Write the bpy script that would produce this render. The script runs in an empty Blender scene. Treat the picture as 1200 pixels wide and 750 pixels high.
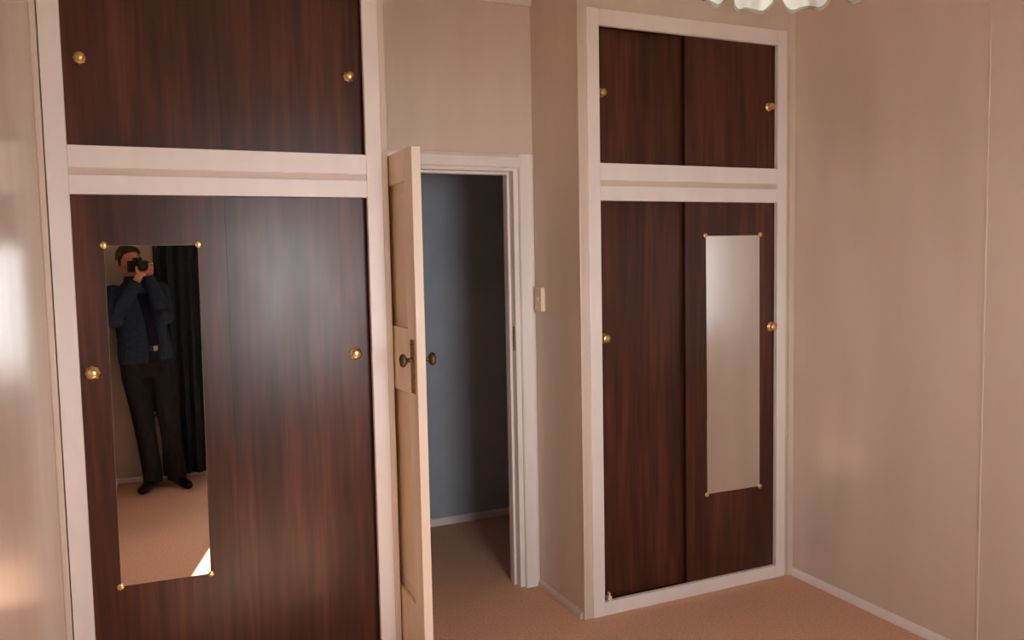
import bpy, bmesh, math, random
from mathutils import Vector, Matrix
random.seed(7)
sc = bpy.context.scene
COL = sc.collection
PI = math.pi

# ---------------------------------------------------------------- camera
EYE = 1.63
cam_data = bpy.data.cameras.new('camera_view')
cam_data.sensor_width = 36.0
cam_data.sensor_fit = 'HORIZONTAL'
cam_data.lens = 968.8 / 1200.0 * 36.0
cam_data.clip_start = 0.005
cam = bpy.data.objects.new('camera_view', cam_data)
COL.objects.link(cam)
yaw, pit, rol = math.radians(24.253), math.radians(4.252), math.radians(-1.114)
fw = Vector((math.sin(yaw) * math.cos(pit), math.cos(yaw) * math.cos(pit), -math.sin(pit)))
rt = Vector((math.cos(yaw), -math.sin(yaw), 0))
up = rt.cross(fw)
R2 = math.cos(rol) * rt + math.sin(rol) * up
U2 = -math.sin(rol) * rt + math.cos(rol) * up
M = Matrix((R2, U2, -fw)).transposed().to_4x4()
M.translation = Vector((0, 0, EYE))
cam.matrix_world = M
sc.camera = cam

# ---------------------------------------------------------------- sky, sun, window light, exposure
world = bpy.data.worlds.new('sky')
sc.world = world
world.use_nodes = True
bg = world.node_tree.nodes['Background']
bg.inputs[0].default_value = (0.94, 0.97, 1.0, 1)
bg.inputs[1].default_value = 17.0

sun_data = bpy.data.lights.new('sun', 'SUN')
sun_data.energy = 34.0
sun_data.angle = math.radians(0.6)
sun_data.color = (1.0, 0.95, 0.87)
sun = bpy.data.objects.new('sun', sun_data)
COL.objects.link(sun)
SUN_DIR = Vector((-0.27, 1.0, -0.60)).normalized()
sun.rotation_euler = SUN_DIR.to_track_quat('-Z', 'Y').to_euler()

# window opening in the wall behind the photographer
WX0, WX1, WZ0, WZ1 = 0.66, 1.66, 0.85, 2.12
YB = -0.42                                   # inside face of that wall
pd = bpy.data.lights.new('window_portal', 'AREA')
pd.shape = 'RECTANGLE'
pd.size, pd.size_y = WX1 - WX0, WZ1 - WZ0
pd.cycles.is_portal = True
po = bpy.data.objects.new('window_portal', pd)
COL.objects.link(po)
po.location = ((WX0 + WX1) / 2, YB - 0.16, (WZ0 + WZ1) / 2)
po.rotation_euler = (PI / 2, 0, 0)           # faces +y, into the room

sc.view_settings.view_transform = 'Standard'
sc.view_settings.look = 'None'
sc.view_settings.gamma = 1.0
sc.view_settings.use_curve_mapping = False
sc.view_settings.exposure = 0.12
sc.cycles.max_bounces = 14
sc.cycles.diffuse_bounces = 8
sc.cycles.glossy_bounces = 6
sc.cycles.blur_glossy = 0.3
sc.cycles.use_denoising = True

# ---------------------------------------------------------------- materials
def srgb(r, g, b):
    f = lambda c: (c / 255 / 12.92) if c / 255 <= 0.04045 else ((c / 255 + 0.055) / 1.055) ** 2.4
    return (f(r), f(g), f(b), 1)

def mat(name, color, rough=0.5, metal=0.0, spec=0.5):
    m = bpy.data.materials.new(name)
    m.use_nodes = True
    b = m.node_tree.nodes['Principled BSDF']
    b.inputs['Base Color'].default_value = color
    b.inputs['Roughness'].default_value = rough
    b.inputs['Metallic'].default_value = metal
    b.inputs['Specular IOR Level'].default_value = spec
    return m

def nd(m, t, **kw):
    n = m.node_tree.nodes.new(t)
    for k, v in kw.items():
        setattr(n, k, v)
    return n

def noise_color(m, c1, c2, scale, stretch=(1, 1, 1), detail=4, lo=0.35, hi=0.65, bump=0.0, bump_dist=0.002, rough_var=None):
    """Object-space noise between two colours, with optional fine relief."""
    L = m.node_tree.links
    b = m.node_tree.nodes['Principled BSDF']
    tc = nd(m, 'ShaderNodeTexCoord')
    mp = nd(m, 'ShaderNodeMapping')
    mp.inputs['Scale'].default_value = stretch
    L.new(tc.outputs['Object'], mp.inputs['Vector'])
    nz = nd(m, 'ShaderNodeTexNoise')
    nz.inputs['Scale'].default_value = scale
    nz.inputs['Detail'].default_value = detail
    L.new(mp.outputs['Vector'], nz.inputs['Vector'])
    cr = nd(m, 'ShaderNodeValToRGB')
    cr.color_ramp.elements[0].position, cr.color_ramp.elements[0].color = lo, c1
    cr.color_ramp.elements[1].position, cr.color_ramp.elements[1].color = hi, c2
    L.new(nz.outputs['Fac'], cr.inputs['Fac'])
    L.new(cr.outputs['Color'], b.inputs['Base Color'])
    if bump:
        bp = nd(m, 'ShaderNodeBump')
        bp.inputs['Strength'].default_value = bump
        bp.inputs['Distance'].default_value = bump_dist
        L.new(nz.outputs['Fac'], bp.inputs['Height'])
        L.new(bp.outputs['Normal'], b.inputs['Normal'])
    if rough_var:
        mr = nd(m, 'ShaderNodeMapRange')
        mr.inputs['To Min'].default_value, mr.inputs['To Max'].default_value = rough_var
        L.new(nz.outputs['Fac'], mr.inputs['Value'])
        L.new(mr.outputs['Result'], b.inputs['Roughness'])
    return nz, cr

WALL = mat('satin_beige_wall_paint', srgb(212, 190, 170), 0.38)
noise_color(WALL, srgb(210, 195, 180), srgb(217, 202, 188), 6, (1, 1, 0.15), 3, bump=0.05, bump_dist=0.001)
GLOSSWALL = mat('gloss_beige_wall_paint', srgb(212, 190, 172), 0.22)
noise_color(GLOSSWALL, srgb(210, 194, 180), srgb(217, 201, 188), 5, (1, 1, 0.2), 3, bump=0.04, bump_dist=0.001)
WHITE = mat('white_gloss_trim_paint', srgb(234, 222, 218), 0.35)
noise_color(WHITE, srgb(232, 226, 224), srgb(238, 232, 230), 9, (1, 1, 0.3), 3)
CREAM = mat('aged_cream_shade_tinted_paint', srgb(232, 208, 168), 0.22)  # aged cream, tinted yellower for shade and warm bounce on the faces
noise_color(CREAM, srgb(226, 204, 168), srgb(238, 218, 186), 7, (1, 1, 0.25), 4)
CREAMEDGE = mat('cream_door_edge_paint', srgb(236, 220, 204), 0.42)  # same cream without the shade tint, for the free edge
CEIL = mat('white_ceiling_paint', srgb(230, 222, 212), 0.8)
BLUE = mat('blue_grey_hall_paint', srgb(150, 164, 186), 0.55)
noise_color(BLUE, srgb(160, 169, 182), srgb(168, 177, 190), 5, (1, 1, 1), 3)
CARPET = mat('dusty_pink_carpet', srgb(196, 142, 112), 0.95, spec=0.1)
noise_color(CARPET, srgb(206, 162, 136), srgb(226, 184, 158), 90, (1, 1, 1), 6, 0.3, 0.7, bump=0.6, bump_dist=0.006)
DARKIN = mat('dark_cupboard_inside', srgb(30, 20, 15), 0.8)
BRASS = mat('worn_brass', srgb(226, 176, 96), 0.28, 1.0)
noise_color(BRASS, srgb(212, 172, 108), srgb(240, 206, 146), 60, (1, 1, 1), 3)
OLDBRASS = mat('tarnished_brass', srgb(150, 112, 62), 0.45, 0.8)
noise_color(OLDBRASS, srgb(116, 82, 44), srgb(176, 132, 70), 50, (1, 1, 1), 4)
BRONZE = mat('dark_bronze_knob', srgb(110, 84, 64), 0.4, 0.7)
MIRROR = mat('mirror_glass', (0.90, 0.91, 0.90, 1), 0.0, 1.0)
CLIP = mat('brass_mirror_clip', srgb(232, 200, 140), 0.25, 0.9)
PLASTIC = mat('ivory_plastic', srgb(232, 214, 186), 0.4)
STEEL = mat('dull_steel', srgb(150, 148, 142), 0.4, 0.9)

def wood(name):
    m = mat(name, srgb(62, 32, 24), 0.34, spec=0.42)
    L = m.node_tree.links
    b = m.node_tree.nodes['Principled BSDF']
    tc = nd(m, 'ShaderNodeTexCoord')
    def nz(scale, stretch, detail, dist=0.0):
        mp = nd(m, 'ShaderNodeMapping')
        mp.inputs['Scale'].default_value = stretch
        L.new(tc.outputs['Object'], mp.inputs['Vector'])
        n = nd(m, 'ShaderNodeTexNoise')
        n.inputs['Scale'].default_value = scale
        n.inputs['Detail'].default_value = detail
        n.inputs['Distortion'].default_value = dist
        L.new(mp.outputs['Vector'], n.inputs['Vector'])
        return n
    broad = nz(11, (1, 1, 0.10), 3, 0.0)
    fine = nz(48, (1, 1, 0.05), 6, 0.0)
    r1 = nd(m, 'ShaderNodeValToRGB')
    e = r1.color_ramp.elements
    e[0].position, e[0].color = 0.30, srgb(58, 31, 21)
    e[1].position, e[1].color = 0.70, srgb(94, 51, 36)
    mid = e.new(0.5); mid.color = srgb(76, 40, 28)
    L.new(broad.outputs['Fac'], r1.inputs['Fac'])
    r2 = nd(m, 'ShaderNodeValToRGB')
    r2.color_ramp.elements[0].position, r2.color_ramp.elements[0].color = 0.33, (0.62, 0.60, 0.58, 1)
    r2.color_ramp.elements[1].position, r2.color_ramp.elements[1].color = 0.67, (1.16, 1.13, 1.12, 1)
    L.new(fine.outputs['Fac'], r2.inputs['Fac'])
    mx = nd(m, 'ShaderNodeMix', data_type='RGBA', blend_type='MULTIPLY')
    mx.inputs[0].default_value = 1.0
    L.new(r1.outputs['Color'], mx.inputs[6])
    L.new(r2.outputs['Color'], mx.inputs[7])
    L.new(mx.outputs[2], b.inputs['Base Color'])
    sm = nz(5, (1, 1, 0.6), 4, 0.0)                 # handled, slightly smeared gloss
    mr = nd(m, 'ShaderNodeMapRange')
    mr.inputs['From Min'].default_value, mr.inputs['From Max'].default_value = 0.3, 0.7
    mr.inputs['To Min'].default_value, mr.inputs['To Max'].default_value = 0.285, 0.35
    L.new(sm.outputs['Fac'], mr.inputs['Value'])
    L.new(mr.outputs['Result'], b.inputs['Roughness'])
    bp = nd(m, 'ShaderNodeBump')
    bp.inputs['Strength'].default_value = 0.08
    bp.inputs['Distance'].default_value = 0.001
    L.new(fine.outputs['Fac'], bp.inputs['Height'])
    L.new(bp.outputs['Normal'], b.inputs['Normal'])
    return m
WOOD = wood('dark_woodgrain_laminate')
WOODEDGE = mat('dark_stained_gap_shade_edge', srgb(28, 16, 11), 0.6)  # dark stain, taken near black to carry the gap shadow between doors

# ---------------------------------------------------------------- helpers
def root_loc(o):
    v = Vector((0, 0, 0))
    while o is not None:
        v += o.location
        o = o.parent
    return v

def link(name, bm, m, parent=None, smooth=False, bevel=0.0):
    """One mesh object; its vertices are given in room coordinates."""
    off = root_loc(parent)
    bmesh.ops.translate(bm, verts=bm.verts, vec=-off)
    bmesh.ops.recalc_face_normals(bm, faces=bm.faces)
    me = bpy.data.meshes.new(name)
    bm.to_mesh(me)
    bm.free()
    for x in (m if isinstance(m, (list, tuple)) else [m]):
        me.materials.append(x)
    if smooth:
        for p in me.polygons:
            p.use_smooth = True
    o = bpy.data.objects.new(name, me)
    COL.objects.link(o)
    o.parent = parent
    if bevel:
        md = o.modifiers.new('bevel', 'BEVEL')
        md.width = bevel
        md.segments = 2
        md.limit_method = 'ANGLE'
    return o

def add_box(bm, x0, x1, y0, y1, z0, z1, mi=0):
    v = [bm.verts.new((x, y, z)) for x in (x0, x1) for y in (y0, y1) for z in (z0, z1)]
    for q in ((0, 1, 3, 2), (4, 6, 7, 5), (0, 4, 5, 1), (2, 3, 7, 6), (0, 2, 6, 4), (1, 5, 7, 3)):
        f = bm.faces.new([v[i] for i in q])
        f.material_index = mi
    return v

def box(name, x0, x1, y0, y1, z0, z1, m, parent=None, bevel=0.0):
    bm = bmesh.new()
    add_box(bm, x0, x1, y0, y1, z0, z1)
    return link(name, bm, m, parent, bevel=bevel)

def ring_loft(bm, rings, cap=True, mi=0, closed=True):
    rows = [[bm.verts.new(p) for p in r] for r in rings]
    n = len(rows[0])
    for a, b in zip(rows, rows[1:]):
        for i in range(n if closed else n - 1):
            j = (i + 1) % n
            f = bm.faces.new((a[i], a[j], b[j], b[i]))
            f.material_index = mi
    if cap:
        bm.faces.new(list(reversed(rows[0]))).material_index = mi
        bm.faces.new(rows[-1]).material_index = mi
    return rows

def tube(bm, pts, radii, seg=12, cap=True):
    pts = [Vector(p) for p in pts]
    rings = []
    ref = None
    for i, p in enumerate(pts):
        a = pts[max(i - 1, 0)]
        b = pts[min(i + 1, len(pts) - 1)]
        t = (b - a).normalized()
        if ref is None:
            ref = t.orthogonal().normalized()
        ref = (ref - t * ref.dot(t)).normalized()
        bi = t.cross(ref)
        r = radii[i] if isinstance(radii, (list, tuple)) else radii
        rings.append([p + (ref * math.cos(2 * PI * k / seg) + bi * math.sin(2 * PI * k / seg)) * r for k in range(seg)])
    ring_loft(bm, rings, cap)

def lathe(bm, origin, axis, prof, seg=20):
    """prof: (distance along axis, radius)."""
    axis = Vector(axis).normalized()
    ref = axis.orthogonal().normalized()
    bi = axis.cross(ref)
    o = Vector(origin)
    rings = [[o + axis * d + (ref * math.cos(2 * PI * k / seg) + bi * math.sin(2 * PI * k / seg)) * max(r, 1e-4)
              for k in range(seg)] for d, r in prof]
    ring_loft(bm, rings, True)

def ellipsoid(bm, c, rx, ry, rz, rot=None, seg=20, rings=12):
    c = Vector(c)
    rows = []
    for i in range(rings + 1):
        th = PI * (i + 0.02) / (rings + 0.04)
        row = []
        for k in range(seg):
            ph = 2 * PI * k / seg
            p = Vector((rx * math.sin(th) * math.cos(ph), ry * math.sin(th) * math.sin(ph), rz * math.cos(th)))
            if rot:
                p = rot @ p
            row.append(c + p)
        rows.append(row)
    ring_loft(bm, rows, True)

def thing(name, label, cat, loc, group=None, kind=None):
    o = bpy.data.objects.new(name, None)
    o.empty_display_size = 0.1
    COL.objects.link(o)
    o.location = loc
    tag(o, label, cat, group, kind)
    return o

def tag(o, label=None, cat=None, group=None, kind=None):
    if label: o['label'] = label
    if cat: o['category'] = cat
    if group: o['group'] = group
    if kind: o['kind'] = kind
    return o

def struct(o, label=None, cat=None):
    return tag(o, label, cat, None, 'structure')

# ---------------------------------------------------------------- room shell
XL, XR = -0.285, 2.965        # side walls
YF = 3.1655                   # front of the wardrobes
YW = 3.635                    # door wall
YH = 4.745                    # hall wall
ZC = 2.90
T = 0.12
struct(box('floor', XL - T, XR + T, YB - T, YH + T, -0.1, 0.0, CARPET), 'dusty pink carpet running from the bedroom into the hall', 'floor')
struct(box('ceiling', XL - T, XR + T, YB - T, YH + T, ZC, ZC + 0.1, CEIL), 'plain white ceiling over bedroom and hall', 'ceiling')
struct(box('wall_left', XL - T, XL, YB - T, YH + T, 0, ZC, GLOSSWALL), 'glossy beige wall at the left edge beside the wide wardrobe', 'wall')
wr = struct(box('wall_right', XR, XR + T, YB - T, YH + T, 0, ZC, GLOSSWALL), 'long beige sheeted wall on the right with narrow joint strips', 'wall')
for ys in (2.15, 1.24, 0.33):
    box('cover_strip', XR - 0.004, XR + 0.002, ys - 0.005, ys + 0.005, 0.035, ZC, GLOSSWALL, wr, 0.0015)

def holed_wall(name, y0, y1, hx0, hx1, hz0, hz1, m):
    bm = bmesh.new()
    add_box(bm, XL - T, hx0, y0, y1, 0, ZC)
    add_box(bm, hx1, XR + T, y0, y1, 0, ZC)
    add_box(bm, hx0, hx1, y0, y1, hz1, ZC)
    if hz0 > 0:
        add_box(bm, hx0, hx1, y0, y1, 0, hz0)
    return link(name, bm, m)
DX0, DX1, DZ1 = 0.885, 1.684, 2.075          # rough opening of the doorway
bm = bmesh.new()
add_box(bm, XL, DX0, YW, YW + 0.115, 0, ZC)
add_box(bm, DX1, XR, YW, YW + 0.115, 0, ZC)
add_box(bm, DX0, DX1, YW, YW + 0.115, DZ1, ZC)
struct(link('wall_back', bm, WALL), 'beige wall above and around the doorway between the wardrobes', 'wall')
struct(holed_wall('wall_front', YB - T, YB, WX0, WX1, WZ0, WZ1, WALL), 'beige window wall behind the photographer, seen in the mirror', 'wall')
struct(box('wall_hall', XL, XR, YH, YH + T, 0, ZC, BLUE), 'blue grey hall wall seen through the open door', 'wall')
# hall side of the door wall
bm = bmesh.new()
add_box(bm, XL, DX0, YW + 0.115, YW + 0.125, 0, ZC)
add_box(bm, DX1, XR, YW + 0.115, YW + 0.125, 0, ZC)
add_box(bm, DX0, DX1, YW + 0.115, YW + 0.125, DZ1, ZC)
struct(link('wall_hall_side', bm, BLUE), 'blue grey hall face of the doorway wall', 'wall')
# returns that box in the right-hand wardrobe, and the wall above it
XS = 1.762
struct(box('wall_return', XS, XS + 0.02, YF + 0.008, YW, 0, ZC, WALL), 'narrow beige return wall between doorway and right wardrobe', 'wall')
bm = bmesh.new()
add_box(bm, XS + 0.02, 1.82, YF + 0.008, YF + 0.028, 0, ZC)
add_box(bm, 2.90, XR, YF + 0.008, YF + 0.028, 0, ZC)
add_box(bm, 1.82, 2.90, YF + 0.008, YF + 0.028, 2.68, ZC)
struct(link('wall_bulkhead', bm, WALL), 'beige wall framing the right wardrobe up to the ceiling', 'wall')
# corner beads
struct(box('trim_1', XS - 0.004, XS + 0.012, YF + 0.002, YF + 0.016, 0, ZC, WALL, bevel=0.004), 'rounded beige corner bead beside the right wardrobe', 'trim')
struct(box('trim_2', 2.93, XR, YF - 0.006, YF + 0.012, 0, ZC, WALL, bevel=0.004), 'beige corner strip where right wardrobe meets the wall', 'trim')

def skirting(name, x0, y0, x1, y1, nx, ny, h, d, m, label):
    """quarter-round strip along a wall; (nx, ny) points into the room."""
    bm = bmesh.new()
    prof = [(0, 0), (d, 0)] + [(d * math.cos(a) if a else d, h * 0.3 + h * 0.7 * math.sin(a)) for a in (0.0, 0.5, 1.0, 1.35)] + [(0, h)]
    rings = [[Vector((x + nx * p, y + ny * p, q)) for p, q in prof] for x, y in ((x0, y0), (x1, y1))]
    ring_loft(bm, rings, True)
    return struct(link(name, bm, m), label, 'skirting')
skirting('baseboard_right', XR, YB, XR, YF, -1, 0, 0.036, 0.02, WHITE, 'low cream quarter round skirting along the right wall')
skirting('baseboard_left', XL, YB, XL, YF, 1, 0, 0.036, 0.02, WHITE, 'low skirting along the glossy left wall')
skirting('baseboard_return', XS, YF + 0.02, XS, YW, -1, 0, 0.030, 0.018, WALL, 'short beige skirting under the return wall by the doorway')
skirting('baseboard_hall', XL, YH, XR, YH, 0, -1, 0.045, 0.015, WHITE, 'pale skirting at the foot of the blue hall wall')
skirting('baseboard_front', XL, YB, XR, YB, 0, 1, 0.036, 0.02, WHITE, 'low skirting below the window behind the photographer')
# cornice over the doorway
bm = bmesh.new()
prof = [(0, ZC - 0.075), (0.012, ZC - 0.075), (0.03, ZC - 0.04), (0.06, ZC - 0.012), (0.06, ZC), (0, ZC)]
ring_loft(bm, [[Vector((x, YW - p, q)) for p, q in prof] for x in (0.93, XS)], True)
struct(link('trim_3', bm, CEIL), 'white coved cornice above the doorway', 'cornice')

# ---------------------------------------------------------------- doorway lining and architrave
fr = thing('door_frame', 'white painted door frame with plain architrave between the two wardrobes', 'door frame', (1.28, YW, 0), kind='structure')
JX0, JX1, JZ = 0.910, 1.657, 2.046           # clear opening
box('jamb', DX0, JX0, YW, YW + 0.125, 0, DZ1, WHITE, fr, 0.002)
box('jamb', JX1, DX1, YW, YW + 0.125, 0, DZ1, WHITE, fr, 0.002)
box('head_jamb', JX0, JX1, YW, YW + 0.125, JZ, DZ1, WHITE, fr, 0.002)
box('door_stop', JX1 - 0.013, JX1, YW + 0.045, YW + 0.085, 0, JZ, WHITE, fr, 0.002)
box('door_stop', JX0, JX0 + 0.013, YW + 0.045, YW + 0.085, 0, JZ, WHITE, fr, 0.002)
box('head_stop', JX0 + 0.013, JX1 - 0.013, YW + 0.045, YW + 0.085, JZ - 0.013, JZ, WHITE, fr, 0.002)
AX0 = 1.682
def arch_profile(w):
    return [(0.0, 0.0), (0.0, 0.014), (0.006, 0.019), (w * 0.75, 0.021), (w - 0.006, 0.015), (w, 0.010), (w, 0.0)]
bm = bmesh.new()
W = XS - 0.002 - AX0
ring_loft(bm, [[Vector((AX0 + p, YW - q, z)) for p, q in arch_profile(W)] for z in (0.0, 2.126)], True)
link('architrave', bm, WHITE, fr)
bm = bmesh.new()
ring_loft(bm, [[Vector((x, YW - q, 2.060 + p)) for p, q in arch_profile(0.066)] for x in (0.925, AX0)], True)
link('head_architrave', bm, WHITE, fr)
box('strike_plate', JX1 - 0.0015, JX1 + 0.001, YW + 0.012, YW + 0.034, 1.18, 1.30, OLDBRASS, fr)

# ---------------------------------------------------------------- open door leaf
LX0, LX1 = 0.9135, 0.9485       # faces of the leaf, open at a right angle
LY0, LY1 = 2.880, 3.618         # free edge, hinge edge
LT = 2.040
dr = thing('door_1', 'cream panelled door standing open against the left wardrobe', 'door', ((LX0 + LX1) / 2, LY1, 0), kind='structure')
SW = 0.105
def door_bar(name, y0, y1, z0, z1):
    bm = bmesh.new()
    add_box(bm, LX0, LX1, y0, y1, z0, z1)
    bm.normal_update()
    for f in bm.faces:
        if abs(f.normal.y) > 0.9 and f.calc_center_median().y < LY0 + 0.01:
            f.material_index = 1
    return link(name, bm, [CREAM, CREAMEDGE], dr, bevel=0.0025)
door_bar('stile', LY0, LY0 + SW, 0.012, LT)
door_bar('stile', LY1 - SW, LY1, 0.012, LT)
ya, yb = LY0 + SW, LY1 - SW
for name, z0, z1 in (('top_rail', 1.925, LT), ('lock_rail', 1.125, 1.375), ('bottom_rail', 0.012, 0.31)):
    door_bar(name, ya, yb, z0, z1)
for z0, z1 in ((1.375, 1.925), (0.31, 1.125)):
    xm = (LX0 + LX1) / 2
    bm = bmesh.new()
    e = 0.045
    add_box(bm, xm - 0.004, xm + 0.004, ya, yb, z0, z1)
    for sx in (-1, 1):                                   # raised field with sloping margins
        a = [Vector((xm + sx * 0.004, y, z)) for y, z in ((ya + 0.02, z0 + 0.02), (yb - 0.02, z0 + 0.02), (yb - 0.02, z1 - 0.02), (ya + 0.02, z1 - 0.02))]
        b = [Vector((xm + sx * 0.006, y, z)) for y, z in ((ya + e, z0 + e), (yb - e, z0 + e), (yb - e, z1 - e), (ya + e, z1 - e))]
        ring_loft(bm, [a, b], True)
    link('door_panel', bm, CREAM, dr)
KY, KZ = LY0 + 0.045, 1.262
for sx, x in ((-1, LX0), (1, LX1)):
    bp_ = bmesh.new()
    x0, x1 = (x - 0.004, x) if sx < 0 else (x, x + 0.004)
    add_box(bp_, x0, x1, KY - 0.021, KY + 0.021, KZ - 0.125, KZ + 0.075)
    pl = link('back_plate', bp_, OLDBRASS, dr, bevel=0.0015)
    bk = bmesh.new()
    xx = x + sx * 0.004
    lathe(bk, (xx, KY, KZ), (sx, 0, 0), [(0, 0.013), (0.004, 0.013), (0.006, 0.008), (0.018, 0.0075), (0.023, 0.014), (0.028, 0.022), (0.036, 0.026), (0.043, 0.022), (0.047, 0.012), (0.0475, 0.001)])
    tag(link('door_knob', bk, BRONZE, dr, True), 'round dark bronze door knob')
    kh = bmesh.new()
    lathe(kh, (xx - sx * 0.001, KY, KZ + 0.052), (sx, 0, 0), [(0, 0.009), (0.004, 0.009), (0.005, 0.006), (0.005, 0.001)], 14)
    link('key_escutcheon', kh, BRONZE, dr)
box('latch_plate', LX0 + 0.008, LX1 - 0.008, LY0 - 0.0012, LY0 + 0.001, KZ - 0.055, KZ + 0.055, CREAMEDGE, dr)
for z in (0.22, 1.02, 1.80):
    bm = bmesh.new()
    tube(bm, [(LX0 - 0.001, LY1 + 0.008, z - 0.045), (LX0 - 0.001, LY1 + 0.008, z + 0.045)], 0.005, 10)
    add_box(bm, LX0, LX1 - 0.004, LY1, LY1 + 0.003, z - 0.045, z + 0.045)
    link('hinge', bm, STEEL, dr)

# ---------------------------------------------------------------- wardrobes
def knob(parent, x, y, z, r=0.0185):
    """ornate round cupboard knob: fluted backing rose and a domed grip"""
    bm = bmesh.new()
    seg = 24
    rows = []
    for d, q, fl in ((0, 1.0, 1), (0.0025, 1.0, 1), (0.005, 0.82, 1), (0.006, 0.45, 0), (0.012, 0.38, 0), (0.016, 0.62, 0), (0.020, 0.80, 0), (0.025, 0.82, 0), (0.029, 0.66, 0), (0.031, 0.36, 0), (0.0315, 0.05, 0)):
        rows.append([Vector((x + r * q * (1 + (0.10 if fl else 0.0) * math.cos(8 * a)) * math.cos(a), y - d, z + r * q * (1 + (0.10 if fl else 0.0) * math.cos(8 * a)) * math.sin(a)))
                     for a in (2 * PI * k / seg for k in range(seg))])
    ring_loft(bm, rows, True)
    return tag(link('knob', bm, BRASS, parent, True), 'small round gilt knob')

def sliding_door(root, x0, x1, z0, z1, y, front_edge):
    bm = bmesh.new()
    add_box(bm, x0, x1, y, y + 0.018, z0, z1)
    bm.normal_update()
    for f in bm.faces:
        if abs(f.normal.x) > 0.9:
            f.material_index = 1
    return link('sliding_door', bm, [WOOD, WOODEDGE], root, bevel=0.0008)

def wardrobe(label, xa, xb, xc, xd, xm, knobs, left_in_front):
    z0, z1, z2, z3, z4 = 0.0625, 1.876, 2.040, 2.629, 2.699
    root = thing('built_in_wardrobe', label, 'wardrobe', ((xa + xd) / 2, YF, 0), 'built-in wardrobes with sliding doors')
    yb = YF + 0.024
    box('stile', xa, xb, YF, yb, 0, z4, WHITE, root, 0.002)
    box('stile', xc, xd, YF, yb, 0, z4, WHITE, root, 0.002)
    box('top_rail', xb, xc, YF + 0.001, yb, z3, z4, WHITE, root, 0.002)
    box('bottom_rail', xb, xc, YF + 0.001, yb, 0, z0, WHITE, root, 0.002)
    box('middle_rail', xb, xc, YF + 0.001, yb, z1, 1.941, WHITE, root, 0.002)
    box('middle_rail', xb, xc, YF + 0.001, yb, 1.965, z2, WHITE, root, 0.002)
    box('rail_groove', xb, xc, YF + 0.012, yb, 1.941, 1.965, WALL, root)
    bm = bmesh.new()                                        # lining behind the doors
    add_box(bm, xb - 0.02, xc + 0.02, YF + 0.44, YF + 0.455, 0.02, z4)
    add_box(bm, xb - 0.02, xc + 0.02, yb + 0.06, YF + 0.44, 1.94, 1.96)
    add_box(bm, xb - 0.02, xc + 0.02, yb + 0.001, YF + 0.44, 0.01, 0.03)
    add_box(bm, xb - 0.02, xc + 0.02, yb + 0.001, YF + 0.44, z4 - 0.02, z4)
    add_box(bm, xb - 0.03, xb - 0.02, yb + 0.001, YF + 0.44, 0.02, z4)
    add_box(bm, xc + 0.02, xc + 0.03, yb + 0.001, YF + 0.44, 0.02, z4)
    link('lining', bm, DARKIN, root)
    yr, yl = (yb + 0.027, yb + 0.003) if left_in_front else (yb + 0.003, yb + 0.033)
    ml, mr = (xm, xm - 0.05) if left_in_front else (xm + 0.05, xm)
    doors = {}
    for zone, za, zb in (('low', z0, z1), ('high', z2, z3)):
        dl = sliding_door(root, xb - 0.008, ml, za - 0.01, zb + 0.006, yl, True)
        d2 = sliding_door(root, mr, xc + 0.008, za - 0.01, zb + 0.006, yr, True)
        doors[zone] = (dl, d2)
        kl, kr = knobs[zone]
        knob(dl, kl[0], yl, kl[1], 0.0245 if zone == 'low' else 0.0200)
        knob(d2, kr[0], yr, kr[1], 0.0245 if zone == 'low' else 0.0200)
    return root, yl, yr

wl, yl, yr = wardrobe('wide dark woodgrain wardrobe at left, nearest, beside the glossy wall', -0.262, -0.197, 0.823, 0.884, 0.300,
                      {'low': ((-0.160, 1.262), (0.768, 1.268)), 'high': ((-0.145, 2.334), (0.777, 2.342))}, True)
# beige edge strips closing the left wardrobe to wall and alcove
box('edge_strip', XL, -0.2655, YF - 0.004, YF + 0.03, 0, 2.78, WALL, wl, 0.003)
box('edge_strip', 0.8845, 0.909, YF + 0.003, YF + 0.03, 0, ZC - 0.001, WALL, wl, 0.003)
box('side_panel', 0.889, 0.908, YF + 0.031, YW - 0.001, 0, ZC - 0.001, WALL, wl)
box('top_panel', XL + 0.001, 0.884, YF + 0.008, YF + 0.028, 2.70, ZC - 0.001, WALL, wl)
wr2, yl2, yr2 = wardrobe('dark woodgrain wardrobe in the right corner, beyond the doorway', 1.803, 1.864, 2.858, 2.913, 2.333,
                         {'low': ((1.906, 1.262), (2.843, 1.270)), 'high': ((1.903, 2.352), (2.824, 2.338))}, False)
bm = bmesh.new()
add_box(bm, 1.885, 1.905, YF + 0.006, YF + 0.03, 0.0630, 0.082)
add_box(bm, 1.892, 1.900, YF + 0.012, YF + 0.03, 0.082, 0.096)
tag(link('door_guide', bm, PLASTIC, wr2, bevel=0.002), 'small white plastic door guide')

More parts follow.
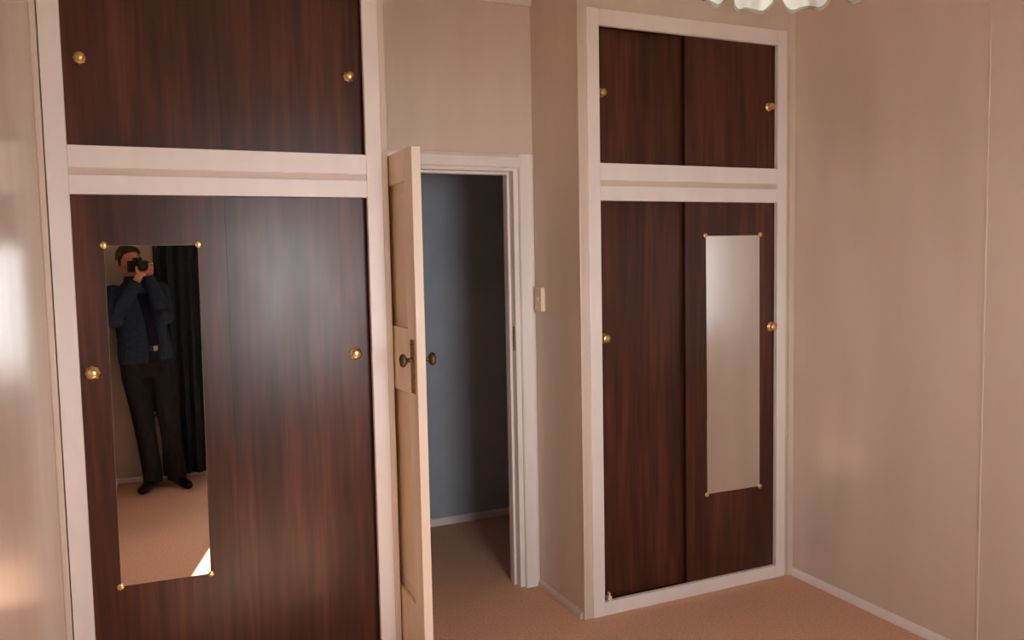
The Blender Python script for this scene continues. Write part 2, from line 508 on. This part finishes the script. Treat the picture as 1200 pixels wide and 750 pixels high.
def mirror(label, corners, yface, lean=0.0):
    """frameless bevelled glass strip held by four corner clips; corners: top-left, top-right, bottom-right, bottom-left (x, z)"""
    cx = sum(c[0] for c in corners) / 4
    cz = min(c[1] for c in corners)
    root = thing('door_mirror', label, 'mirror', (cx, yface, cz), 'narrow clipped mirrors on wardrobe doors')
    c0 = Vector((cx, 0, sum(c[1] for c in corners) / 4))
    bm = bmesh.new()
    P = [Vector((x, 0, z)) for x, z in corners]
    def inset(d):
        return [p + Vector(((-d if p.x > c0.x else d), 0, (-d if p.z > c0.z else d))) for p in P]
    rings = []
    for pts, y in ((P, yface - 0.0005), (P, yface - 0.0025), (inset(0.0008), yface - 0.0030)):
        rings.append([Vector((p.x, y - 0.0012 + lean * (p.x - cx), p.z)) for p in pts])
    ring_loft(bm, rings, True)
    link('glass', bm, MIRROR, root)
    for x, z in corners:
        sx = 1 if x > cx else -1
        sz = 1 if z > c0.z else -1
        bm = bmesh.new()
        lathe(bm, (x + sx * 0.002, yface - 0.0004, z + sz * 0.002), (0, -1, 0), [(0, 0.0125), (0.005, 0.0125), (0.007, 0.010), (0.008, 0.005), (0.0082, 0.001)], 14)
        link('mirror_clip', bm, CLIP, root, True)
    return root
mirror('narrow tall mirror on the left wardrobe reflecting the photographer', [(-0.102, 1.701), (0.202, 1.701), (0.193, 0.488), (-0.107, 0.494)], yl, -0.0072)
mirror('narrow tall mirror on the right wardrobe reflecting only beige wall', [(2.446, 1.718), (2.768, 1.720), (2.772, 0.476), (2.453, 0.478)], yr2)

# ---------------------------------------------------------------- light switch
sw = thing('light_switch', 'ivory surface light switch on the return wall beside the door frame', 'light switch', (XS, 3.555, 1.432))
box('switch_block', XS - 0.018, XS, 3.520, 3.592, 1.374, 1.490, PLASTIC, sw, 0.004)
box('switch_plate', XS - 0.022, XS - 0.018, 3.522, 3.590, 1.376, 1.488, PLASTIC, sw, 0.002)
box('rocker', XS - 0.027, XS - 0.022, 3.550, 3.562, 1.418, 1.446, PLASTIC, sw, 0.002)

# ---------------------------------------------------------------- pendant light
LC = Vector((1.34, 1.40, 0))
GLASS = mat('white_frosted_glass', srgb(232, 236, 232), 0.35)
GLASS.node_tree.nodes['Principled BSDF'].inputs['Transmission Weight'].default_value = 0.25
GLASSRIM = mat('grey_frosted_glass_rim', srgb(150, 146, 134), 0.4)
pn = thing('pendant_light', 'frilled white glass pendant light hanging from the ceiling, cut by the top edge', 'pendant light', (LC.x, LC.y, ZC))
bm = bmesh.new()
lathe(bm, (LC.x, LC.y, ZC), (0, 0, -1), [(0, 0.06), (0.012, 0.06), (0.03, 0.04), (0.036, 0.012), (0.037, 0.001)])
link('ceiling_rose', bm, BRASS, pn, True)
bm = bmesh.new()
tube(bm, [(LC.x, LC.y, ZC - 0.03), (LC.x, LC.y, 2.50)], 0.006, 10)
link('stem', bm, BRASS, pn, True)
bm = bmesh.new()
lathe(bm, (LC.x, LC.y, 2.51), (0, 0, -1), [(0, 0.012), (0.01, 0.035), (0.03, 0.038), (0.05, 0.026), (0.051, 0.001)])
link('lamp_holder', bm, BRASS, pn, True)
bm = bmesh.new()
lathe(bm, (LC.x, LC.y, 2.465), (0, 0, -1), [(0, 0.012), (0.02, 0.016), (0.045, 0.028), (0.07, 0.030), (0.09, 0.022), (0.10, 0.004)])
link('bulb', bm, mat('unlit_bulb_glass', srgb(235, 232, 224), 0.2), pn, True)
NL, SEG = 10, 240
ph0 = math.radians(46.0)
def frill(t, a):
    """t 0 at the neck, 1 at the hem; ten petals that dip and flare"""
    lobe = math.cos(NL / 2 * (a - ph0))
    lobe = abs(lobe)
    R = 0.035 + 0.185 * (t ** 0.75) + t * t * 0.012 * math.cos(NL * (a - ph0)) + t ** 4 * 0.004 * math.cos(3 * NL * (a - ph0))
    dip = min(1.0, lobe ** 0.22)
    z = 2.475 - 0.09 * t - 0.176 * t ** 1.6 * (0.66 + 0.34 * dip) + t ** 6 * 0.008 * math.cos(2 * NL * (a - ph0) )
    return Vector((LC.x + R * math.cos(a), LC.y + R * math.sin(a), z))
bm = bmesh.new()
NT = 44
rows = [[bm.verts.new(frill(i / NT, 2 * PI * k / SEG)) for k in range(SEG)] for i in range(NT + 1)]
for i in range(NT):
    for k in range(SEG):
        f = bm.faces.new((rows[i][k], rows[i][(k + 1) % SEG], rows[i + 1][(k + 1) % SEG], rows[i + 1][k]))
        f.material_index = 1 if i >= NT - 1 else 0
sh = link('glass_shade', bm, [GLASS, GLASSRIM], pn, True)
so = sh.modifiers.new('thick', 'SOLIDIFY')
so.thickness = 0.004

# ---------------------------------------------------------------- window behind the photographer
wn = thing('window_1', 'timber window behind the photographer that lights the room', 'window', ((WX0 + WX1) / 2, YB, WZ0), kind='structure')
yo, yi = YB - T, YB
fw_ = 0.045
box('window_frame', WX0, WX0 + fw_, yo, yi, WZ0, WZ1, WHITE, wn)
box('window_frame', WX1 - fw_, WX1, yo, yi, WZ0, WZ1, WHITE, wn)
box('window_frame', WX0 + fw_, WX1 - fw_, yo, yi, WZ1 - fw_, WZ1, WHITE, wn)
box('window_sill', WX0 - 0.04, WX1 + 0.04, YB, YB + 0.03, WZ0 - 0.028, WZ0, WHITE, wn, 0.004)
box('window_frame', WX0 + fw_, WX1 - fw_, yo, yi, WZ0, WZ0 + fw_, WHITE, wn)
PANE = bpy.data.materials.new('window_pane')
PANE.use_nodes = True
nt = PANE.node_tree
nt.nodes.clear()
out = nt.nodes.new('ShaderNodeOutputMaterial')
mixs = nt.nodes.new('ShaderNodeMixShader')
tr = nt.nodes.new('ShaderNodeBsdfTransparent')
gl = nt.nodes.new('ShaderNodeBsdfGlossy'); gl.inputs['Roughness'].default_value = 0.0
fre = nt.nodes.new('ShaderNodeFresnel'); fre.inputs['IOR'].default_value = 1.25
nt.links.new(fre.outputs[0], mixs.inputs[0]); nt.links.new(tr.outputs[0], mixs.inputs[1])
nt.links.new(gl.outputs[0], mixs.inputs[2]); nt.links.new(mixs.outputs[0], out.inputs[0])
box('window_pane', WX0 + fw_, WX1 - fw_, YB - 0.062, YB - 0.058, WZ0 + fw_, WZ1 - fw_, PANE, wn)
# outside: ground, and an unseen eave added to cut the sun patch short
OUT = mat('pale_concrete_outside', srgb(176, 168, 156), 0.9)
struct(box('floor_outside', -6, 8, -14, YB - T, -0.55, -0.45, OUT), 'pale paved ground outside the window', 'ground')
EAVE = mat('added_eave_white', srgb(225, 222, 214), 0.8)
struct(box('trim_4', -2, 5, YB - T - 0.80, YB - T, 2.36, 2.42, EAVE), 'unseen white eave added above the window to cut the sun', 'eave')
struct(box('trim_5', -2, 5, YB - T - 0.83, YB - T - 0.80, 2.24, 2.48, EAVE), 'unseen white fascia on the added sun-cutting eave', 'fascia')

# curtains
NAVY = mat('dark_navy_curtain_cloth', srgb(34, 40, 52), 0.7, spec=0.3)
noise_color(NAVY, srgb(28, 34, 45), srgb(44, 51, 64), 120, (1, 1, 0.1), 3)
def curtain(label, x0, x1, folds, amp, seed):
    rnd = random.Random(seed)
    root = thing('curtain', label, 'curtain', ((x0 + x1) / 2, YB + 0.062, 0.03), 'dark curtains at the window')
    n = folds * 12
    ph = [rnd.uniform(-0.5, 0.5) for _ in range(folds + 1)]
    def prof(u, v):
        k = u * folds
        i = int(min(k, folds - 1e-6))
        w = ph[i] + (ph[i + 1] - ph[i]) * (k - i)
        a = amp * (0.75 + 0.35 * v)
        x = x0 + (x1 - x0) * u + 0.010 * math.sin(2 * PI * (k + w) * 2) * v
        y = YB + 0.062 + a * math.sin(2 * PI * (k + 0.35 * w)) + 0.006 * math.sin(9 * u + 4 * v)
        return Vector((x, y, 2.30 - 2.265 * v))
    bm = bmesh.new()
    R = 20
    rows = [[bm.verts.new(prof(i / n, j / R)) for i in range(n + 1)] for j in range(R + 1)]
    for a, b in zip(rows, rows[1:]):
        for i in range(n):
            bm.faces.new((a[i], a[i + 1], b[i + 1], b[i]))
    c = link('drape', bm, NAVY, root, True)
    s = c.modifiers.new('thick', 'SOLIDIFY'); s.thickness = 0.003
    for j in range(folds):
        xx = x0 + (x1 - x0) * (j + 0.5) / folds
        bm = bmesh.new()
        lathe(bm, (xx - 0.002, YB + 0.062, 2.329), (1, 0, 0), [(0, 0.010), (0, 0.014), (0.004, 0.014), (0.004, 0.010)], 14)
        link('curtain_ring', bm, STEEL, root)
    return root
curtain('dark navy curtain hanging behind the photographer, seen in the mirror', 0.055, 0.755, 9, 0.026, 3)
curtain('dark navy curtain at the far side of the window, out of the mirror', 1.62, 2.05, 6, 0.026, 5)
rod = thing('curtain_rod', 'slim brass curtain rod over the window', 'curtain rod', (1.1, YB + 0.062, 2.33))
bm = bmesh.new(); tube(bm, [(-0.05, YB + 0.062, 2.333), (2.2, YB + 0.062, 2.333)], 0.009, 10); link('pole', bm, OLDBRASS, rod, True)
for x in (0.0, 2.15):
    bm = bmesh.new(); tube(bm, [(x, YB, 2.333), (x, YB + 0.062, 2.333)], 0.007, 8); link('bracket', bm, OLDBRASS, rod)

# ---------------------------------------------------------------- the photographer (seen in the mirror)
D = Vector((math.sin(yaw), math.cos(yaw), 0))          # where the lens points
Rr = Vector((math.cos(yaw), -math.sin(yaw), 0))        # photographer's right
def at(r, f, z):                                       # from the lens front: right, forward, height
    return Rr * r + D * f + Vector((0, 0, z))
SKIN = mat('skin', srgb(214, 150, 124), 0.5)
noise_color(SKIN, srgb(208, 140, 114), srgb(222, 160, 134), 30, (1, 1, 1), 3)
SKIN.node_tree.nodes['Principled BSDF'].inputs['Subsurface Weight'].default_value = 0.1
SKIN.node_tree.nodes['Principled BSDF'].inputs['Subsurface Radius'].default_value = (0.01, 0.004, 0.002)
HAIR = mat('dark_brown_hair', srgb(48, 32, 24), 0.6)
JACKET = mat('blue_grey_jacket_cloth', srgb(58, 76, 96), 0.85, spec=0.2)
noise_color(JACKET, srgb(38, 52, 72), srgb(48, 64, 84), 40, (1, 1, 1), 5, bump=0.3, bump_dist=0.004)
SHIRT = mat('navy_shirt_cloth', srgb(20, 24, 44), 0.85, spec=0.2)
TROUSER = mat('charcoal_trouser_cloth', srgb(44, 44, 46), 0.9, spec=0.15)
noise_color(TROUSER, srgb(36, 38, 42), srgb(46, 49, 53), 30, (1, 1, 0.4), 4, bump=0.3, bump_dist=0.004)
SHOE = mat('black_leather', srgb(18, 17, 17), 0.35)
EYEW = mat('eye_white', srgb(235, 230, 225), 0.2)
BLACK = mat('black_camera_plastic', srgb(22, 22, 23), 0.45)
LENS = mat('lens_glass', srgb(20, 18, 30), 0.05, spec=0.8)

pr = thing('person', 'person in blue jacket and dark trousers holding a camera up to the face', 'person', (0.05, -0.17, 0))
def remesh(o, v, sm=2):
    r = o.modifiers.new('union', 'REMESH'); r.mode = 'VOXEL'; r.voxel_size = v; r.use_smooth_shade = True
    s = o.modifiers.new('smooth', 'SMOOTH'); s.factor = 0.5; s.iterations = sm
HC = at(0.004, -0.262, 1.655)                          # head centre
rotH = Matrix((Rr, D, Vector((0, 0, 1)))).transposed()
def hd(r, f, z):
    return HC + Rr * r + D * f + Vector((0, 0, z))
SHc = Vector((-0.062, -0.225, 1.45))                     # between the shoulders
S = Vector((0.934, -0.358, 0)); F = Vector((0.358, 0.934, 0))
shR, shL = SHc + S * 0.168, SHc - S * 0.162
elR, elL = Vector((0.120, -0.075, 1.265)), Vector((-0.212, -0.030, 1.255))
wrR, wrL = at(0.082, -0.140, 1.555), at(-0.032, -0.060, 1.530)
hipL, hipR = Vector((-0.108, -0.200, 0.93)), Vector((0.070, -0.215, 0.93))
knL, knR = Vector((-0.060, -0.175, 0.50)), Vector((0.110, -0.185, 0.50))
anL, anR = Vector((-0.018, -0.165, 0.09)), Vector((0.145, -0.170, 0.09))

bm = bmesh.new()
# skull, jaw, nose, brows, lips, ears, neck
ellipsoid(bm, hd(0, -0.012, 0.020), 0.074, 0.094, 0.100, rotH)
ellipsoid(bm, hd(0, 0.018, -0.050), 0.058, 0.066, 0.066, rotH)
ellipsoid(bm, hd(0, 0.058, -0.092), 0.026, 0.022, 0.022, rotH)
tube(bm, [hd(0, 0.080, 0.020), hd(0, 0.094, -0.008), hd(0, 0.100, -0.026)], [0.008, 0.011, 0.015], 10)
for s in (-1, 1):
    ellipsoid(bm, hd(s * 0.013, 0.086, -0.030), 0.009, 0.011, 0.008, rotH, 10, 6)
    ellipsoid(bm, hd(s * 0.030, 0.072, 0.022), 0.022, 0.012, 0.009, rotH, 10, 6)
    ellipsoid(bm, hd(s * 0.040, 0.056, -0.030), 0.024, 0.024, 0.024, rotH, 10, 6)
    ellipsoid(bm, hd(s * 0.078, -0.008, -0.006), 0.009, 0.019, 0.032, rotH, 12, 8)
ellipsoid(bm, hd(0, 0.078, -0.057), 0.024, 0.010, 0.006, rotH, 12, 6)
ellipsoid(bm, hd(0, 0.076, -0.067), 0.020, 0.010, 0.007, rotH, 12, 6)
tube(bm, [hd(0, -0.030, -0.05), SHc + F * 0.0 + Vector((0, 0, 0.10)), SHc + Vector((0, 0, 0.0))], [0.054, 0.056, 0.075], 16)
# trunk
def trunk(bm, rows, seg=24):
    rings = []
    for c, a, b in rows:
        rings.append([Vector(c) + S * (a * math.cos(2 * PI * k / seg)) + F * (b * math.sin(2 * PI * k / seg)) for k in range(seg)])
    ring_loft(bm, rings, True)
hips = (hipL + hipR) / 2
wst = Vector((-0.030, -0.212, 1.10))
trunk(bm, [(hips - Vector((0, 0, 0.06)), 0.13, 0.09), (hips + Vector((0, 0, 0.04)), 0.145, 0.095), (wst, 0.130, 0.085), (SHc - Vector((0, 0, 0.15)), 0.145, 0.095), (SHc - Vector((0, 0, 0.01)), 0.14, 0.07), (SHc + Vector((0, 0, 0.05)), 0.07, 0.05)])
for a, b, c, d in ((shR, elR, wrR, 0), (shL, elL, wrL, 1)):
    tube(bm, [a, a.lerp(b, 0.5), b, b.lerp(c, 0.35), c], [0.044, 0.038, 0.030, 0.032, 0.026], 14)
for a, b, c in ((hipL, knL, anL), (hipR, knR, anR)):
    tube(bm, [a, a.lerp(b, 0.4), b, b.lerp(c, 0.35), c, c - Vector((0, 0, 0.05))], [0.074, 0.066, 0.050, 0.048, 0.036, 0.034], 14)
# right hand round the grip: palm, four fingers over the front, thumb behind
G = at(0.068, -0.105, 1.615)
def gp(r, f, z):
    return G + Rr * r + D * f + Vector((0, 0, z))
tube(bm, [wrR, gp(0.020, -0.026, -0.030), gp(0.021, -0.012, -0.002), gp(0.020, -0.004, 0.018)], [0.026, 0.028, 0.027, 0.016], 12)
for i, ln in enumerate((0.90, 1.0, 0.96, 0.80)):
    z = 0.030 - 0.0205 * i
    tube(bm, [gp(0.024, -0.008, z - 0.004), gp(0.026, 0.020, z), gp(0.012, 0.020 + 0.020 * ln, z), gp(0.012 - 0.024 * ln, 0.018 + 0.018 * ln, z - 0.002)], [0.0082, 0.0080, 0.0075, 0.0062], 10)
tube(bm, [gp(0.012, -0.030, -0.014), gp(-0.006, -0.044, 0.006), gp(-0.030, -0.046, 0.016)], [0.013, 0.0105, 0.0085], 10)
# left hand cradling the lens from below
Lh = at(0.0, -0.050, 1.63)
def lp(r, f, z):
    return Lh + Rr * r + D * f + Vector((0, 0, z))
tube(bm, [wrL, lp(-0.012, -0.012, -0.062), lp(0.006, 0.0, -0.055), lp(0.022, 0.004, -0.048)], [0.026, 0.027, 0.024, 0.014], 12)
for i, ln in enumerate((0.92, 1.0, 0.95, 0.80)):
    f = 0.026 - 0.0205 * i
    tube(bm, [lp(0.014, f * 0.9, -0.052), lp(0.036, f, -0.040), lp(0.046, f, -0.040 + 0.030 * ln), lp(0.040, f, -0.040 + 0.056 * ln)], [0.0082, 0.0080, 0.0075, 0.0062], 10)
tube(bm, [lp(-0.016, 0.004, -0.052), lp(-0.040, 0.012, -0.034), lp(-0.044, 0.016, -0.004)], [0.013, 0.0105, 0.0085], 10)
body = link('body', bm, SKIN, pr, True)
remesh(body, 0.0036, 2)
# eyes
for s in (-1, 1):
    bm = bmesh.new()
    ellipsoid(bm, hd(s * 0.031, 0.070, 0.006), 0.0125, 0.012, 0.0085, rotH, 14, 8)
    tag(link('eye', bm, EYEW, pr, True), 'open eye')
# hair: short, swept cap
bm = bmesh.new()
ellipsoid(bm, hd(0, -0.024, 0.036), 0.080, 0.097, 0.098, rotH, 24, 14)
for v in list(bm.verts):
    q = v.co - HC
    if (q.z < -0.045) or (q.dot(D) > 0.052 and q.z < 0.062):
        v.co = HC + Vector((q.x * 0.72, q.y * 0.72, q.z * 0.8))
for k in range(9):                                      # short fringe combed over the forehead
    u = (k - 4) / 4.0
    p = hd(0.052 * u, 0.040 - 0.020 * u * u, 0.108 - 0.018 * u * u)
    tube(bm, [p, p + D * 0.024 + Vector((0, 0, -0.010)), p + D * 0.034 + Rr * 0.010 + Vector((0, 0, -0.030))], [0.016, 0.012, 0.005], 8)
for s_ in (-1, 1):                                      # sideburns
    tube(bm, [hd(s_ * 0.072, 0.006, 0.040), hd(s_ * 0.074, 0.012, 0.0), hd(s_ * 0.070, 0.014, -0.022)], [0.014, 0.009, 0.004], 8)
hair = link('hair', bm, HAIR, pr, True)
remesh(hair, 0.006, 1)
# jacket
bm = bmesh.new()
trunk(bm, [(Vector((-0.022, -0.208, 0.925)), 0.192, 0.116), (Vector((-0.024, -0.210, 0.99)), 0.194, 0.122), (wst, 0.184, 0.120), (Vector((-0.046, -0.218, 1.22)), 0.182, 0.120), (SHc - Vector((0, 0, 0.12)), 0.184, 0.116), (SHc - Vector((0, 0, 0.01)), 0.166, 0.095), (SHc + Vector((0, 0, 0.045)), 0.11, 0.075), (SHc + Vector((0, 0, 0.085)), 0.072, 0.068)])
for a, b, c in ((shR, elR, wrR), (shL, elL, wrL)):
    tube(bm, [a - (b - a) * 0.1, a, a.lerp(b, 0.5), b, b.lerp(c, 0.3), b.lerp(c, 0.75), b.lerp(c, 0.97)], [0.056, 0.062, 0.060, 0.056, 0.053, 0.046, 0.042], 16)
for e_ in (elR, elL):
    ellipsoid(bm, e_, 0.060, 0.060, 0.060)
jk = link('jacket', bm, JACKET, pr, True)
remesh(jk, 0.007, 3)
bm = bmesh.new()                                        # turned collar
trunk(bm, [(SHc + Vector((0, 0, 0.060)), 0.088, 0.084), (SHc + Vector((0, 0, 0.105)), 0.080, 0.078)])
for s in (-1, 1):
    tube(bm, [SHc + S * s * 0.05 + F * 0.07 + Vector((0, 0, 0.085)), SHc + S * s * 0.055 + F * 0.098 + Vector((0, 0, 0.02))], [0.018, 0.010], 8)
link('collar', bm, JACKET, pr, True)
# shirt in the open jacket front
def front(x, z, off):
    return Vector((x, 0, z)), off
bm = bmesh.new()
ROWS = [(0.93, -0.006, 0.042, 0.116), (1.00, -0.006, 0.040, 0.123), (1.10, -0.010, 0.038, 0.121), (1.22, -0.026, 0.034, 0.121), (1.33, -0.050, 0.032, 0.117), (1.43, -0.062, 0.034, 0.098)]
rA = []
for z, cx, hw, off in ROWS:
    yc = -0.210 - max(0, z - 1.0) * 0.033
    r_ = []
    for u in (-1, -0.5, 0, 0.5, 1):
        c = Vector((-0.024, yc, z)) if z < 1.05 else Vector((-0.030 - (z - 1.10) * 0.10, yc, z))
        dx = (cx - c.x) + u * hw
        depth = math.sqrt(max(0.05, 1 - (dx / 0.19) ** 2)) * off + 0.006
        r_.append(c + S * dx + F * depth)
    r_ += [p - F * 0.02 for p in reversed(r_)]
    rA.append(r_)
ring_loft(bm, rA, True)
link('shirt', bm, SHIRT, pr, True)
# belt and buckle
bm = bmesh.new()
bc = Vector((-0.026, -0.210, 1.035))
p0 = bc + S * 0.022 + F * (0.124 * 0.965 + 0.010)
rot = Matrix((S, F, Vector((0, 0, 1)))).transposed()
vs = add_box(bm, -0.040, 0.040, -0.008, 0.004, -0.017, 0.017)
for v in vs:
    v.co = p0 + rot @ v.co
link('belt', bm, SHOE, pr)
bm = bmesh.new()
vs = add_box(bm, -0.016, 0.016, 0.002, 0.009, -0.019, 0.019)
for v in vs:
    v.co = p0 + rot @ v.co
tag(link('belt_buckle', bm, mat('silver_buckle', srgb(215, 212, 200), 0.25, 0.9), pr, bevel=0.003), 'bright metal belt buckle')
# trousers
bm = bmesh.new()
trunk(bm, [(hips - Vector((0, 0, 0.10)), 0.165, 0.108), (hips + Vector((0, 0, 0.0)), 0.182, 0.114), (hips + Vector((0, 0, 0.10)), 0.172, 0.108)])
for a, b, c in ((hipL, knL, anL), (hipR, knR, anR)):
    tube(bm, [a, a.lerp(b, 0.25), a.lerp(b, 0.6), b, b.lerp(c, 0.5), c + Vector((0, 0, 0.02)), c - Vector((0, 0, 0.045))], [0.094, 0.098, 0.086, 0.075, 0.068, 0.068, 0.068], 18)
tz = link('trousers', bm, TROUSER, pr, True)
remesh(tz, 0.008, 2)
# shoes
def shoe(heel, toe):
    heel, toe = Vector(heel), Vector(toe)
    d = (toe - heel).normalized(); n = Vector((-d.y, d.x, 0)); L = (toe - heel).length
    bm = bmesh.new()
    prof = [(0.0, 0.024, 0.060), (0.03, 0.034, 0.088), (0.09, 0.036, 0.098), (0.15, 0.040, 0.072), (0.22, 0.046, 0.056), (0.26, 0.040, 0.046), (0.285, 0.022, 0.034)]
    rings = []
    for x, w, h in prof:
        c = heel + d * (x * L / 0.285)
        rings.append([c + n * (w * math.cos(a)) + Vector((0, 0, h * (0.5 + 0.5 * math.sin(a)) ** 0.8 if h else 0)) for a in (2 * PI * k / 16 for k in range(16))])
    ring_loft(bm, rings, True)
    for v in bm.verts:
        v.co.z = max(v.co.z, 0.0)
    o = link('shoe', bm, SHOE, pr, True)
    s = o.modifiers.new('sub', 'SUBSURF'); s.levels = 1; s.render_levels = 1
shoe((0.012, -0.245, 0.0), (-0.100, 0.010, 0.0))
shoe((0.120, -0.250, 0.0), (0.222, 0.008, 0.0))

# the camera being held
cm = thing('camera', 'black camera held up to the face of the person in the mirror', 'camera', tuple(at(0, -0.11, 1.63)))
rotC = Matrix((Rr, D, Vector((0, 0, 1)))).transposed()
def cbox(bm, r0, r1, f0, f1, z0, z1):
    for v in add_box(bm, r0, r1, f0, f1, z0, z1):
        v.co = rotC @ v.co + Vector((0, 0, 1.63))
bm = bmesh.new()
cbox(bm, -0.062, 0.066, -0.143, -0.088, -0.045, 0.036)
cm_body = link('camera_body', bm, BLACK, cm, bevel=0.006)
bm = bmesh.new(); cbox(bm, 0.036, 0.068, -0.089, -0.070, -0.043, 0.030); link('grip', bm, BLACK, cm, bevel=0.007)
bm = bmesh.new(); cbox(bm, -0.026, 0.026, -0.140, -0.080, 0.030, 0.058); link('viewfinder_hump', bm, BLACK, cm, bevel=0.009)
bm = bmesh.new()
lathe(bm, tuple(at(0, -0.092, 1.63)), tuple(D), [(0, 0.033), (0.010, 0.034), (0.012, 0.031), (0.050, 0.032), (0.052, 0.034), (0.076, 0.034), (0.078, 0.031), (0.079, 0.029), (0.074, 0.027), (0.074, 0.001)], 28)
link('lens_barrel', bm, BLACK, cm, True)
bm = bmesh.new()
lathe(bm, tuple(at(0, -0.0205, 1.63)), tuple(D), [(0, 0.0265), (0.002, 0.0265), (0.005, 0.018), (0.006, 0.001)], 24)
link('front_glass', bm, LENS, cm, True)
bm = bmesh.new()
lathe(bm, tuple(at(0.050, -0.112, 1.665)), (0, 0, 1), [(0, 0.010), (0.006, 0.010), (0.007, 0.006), (0.0072, 0.001)], 14)
link('shutter_dial', bm, STEEL, cm, True)
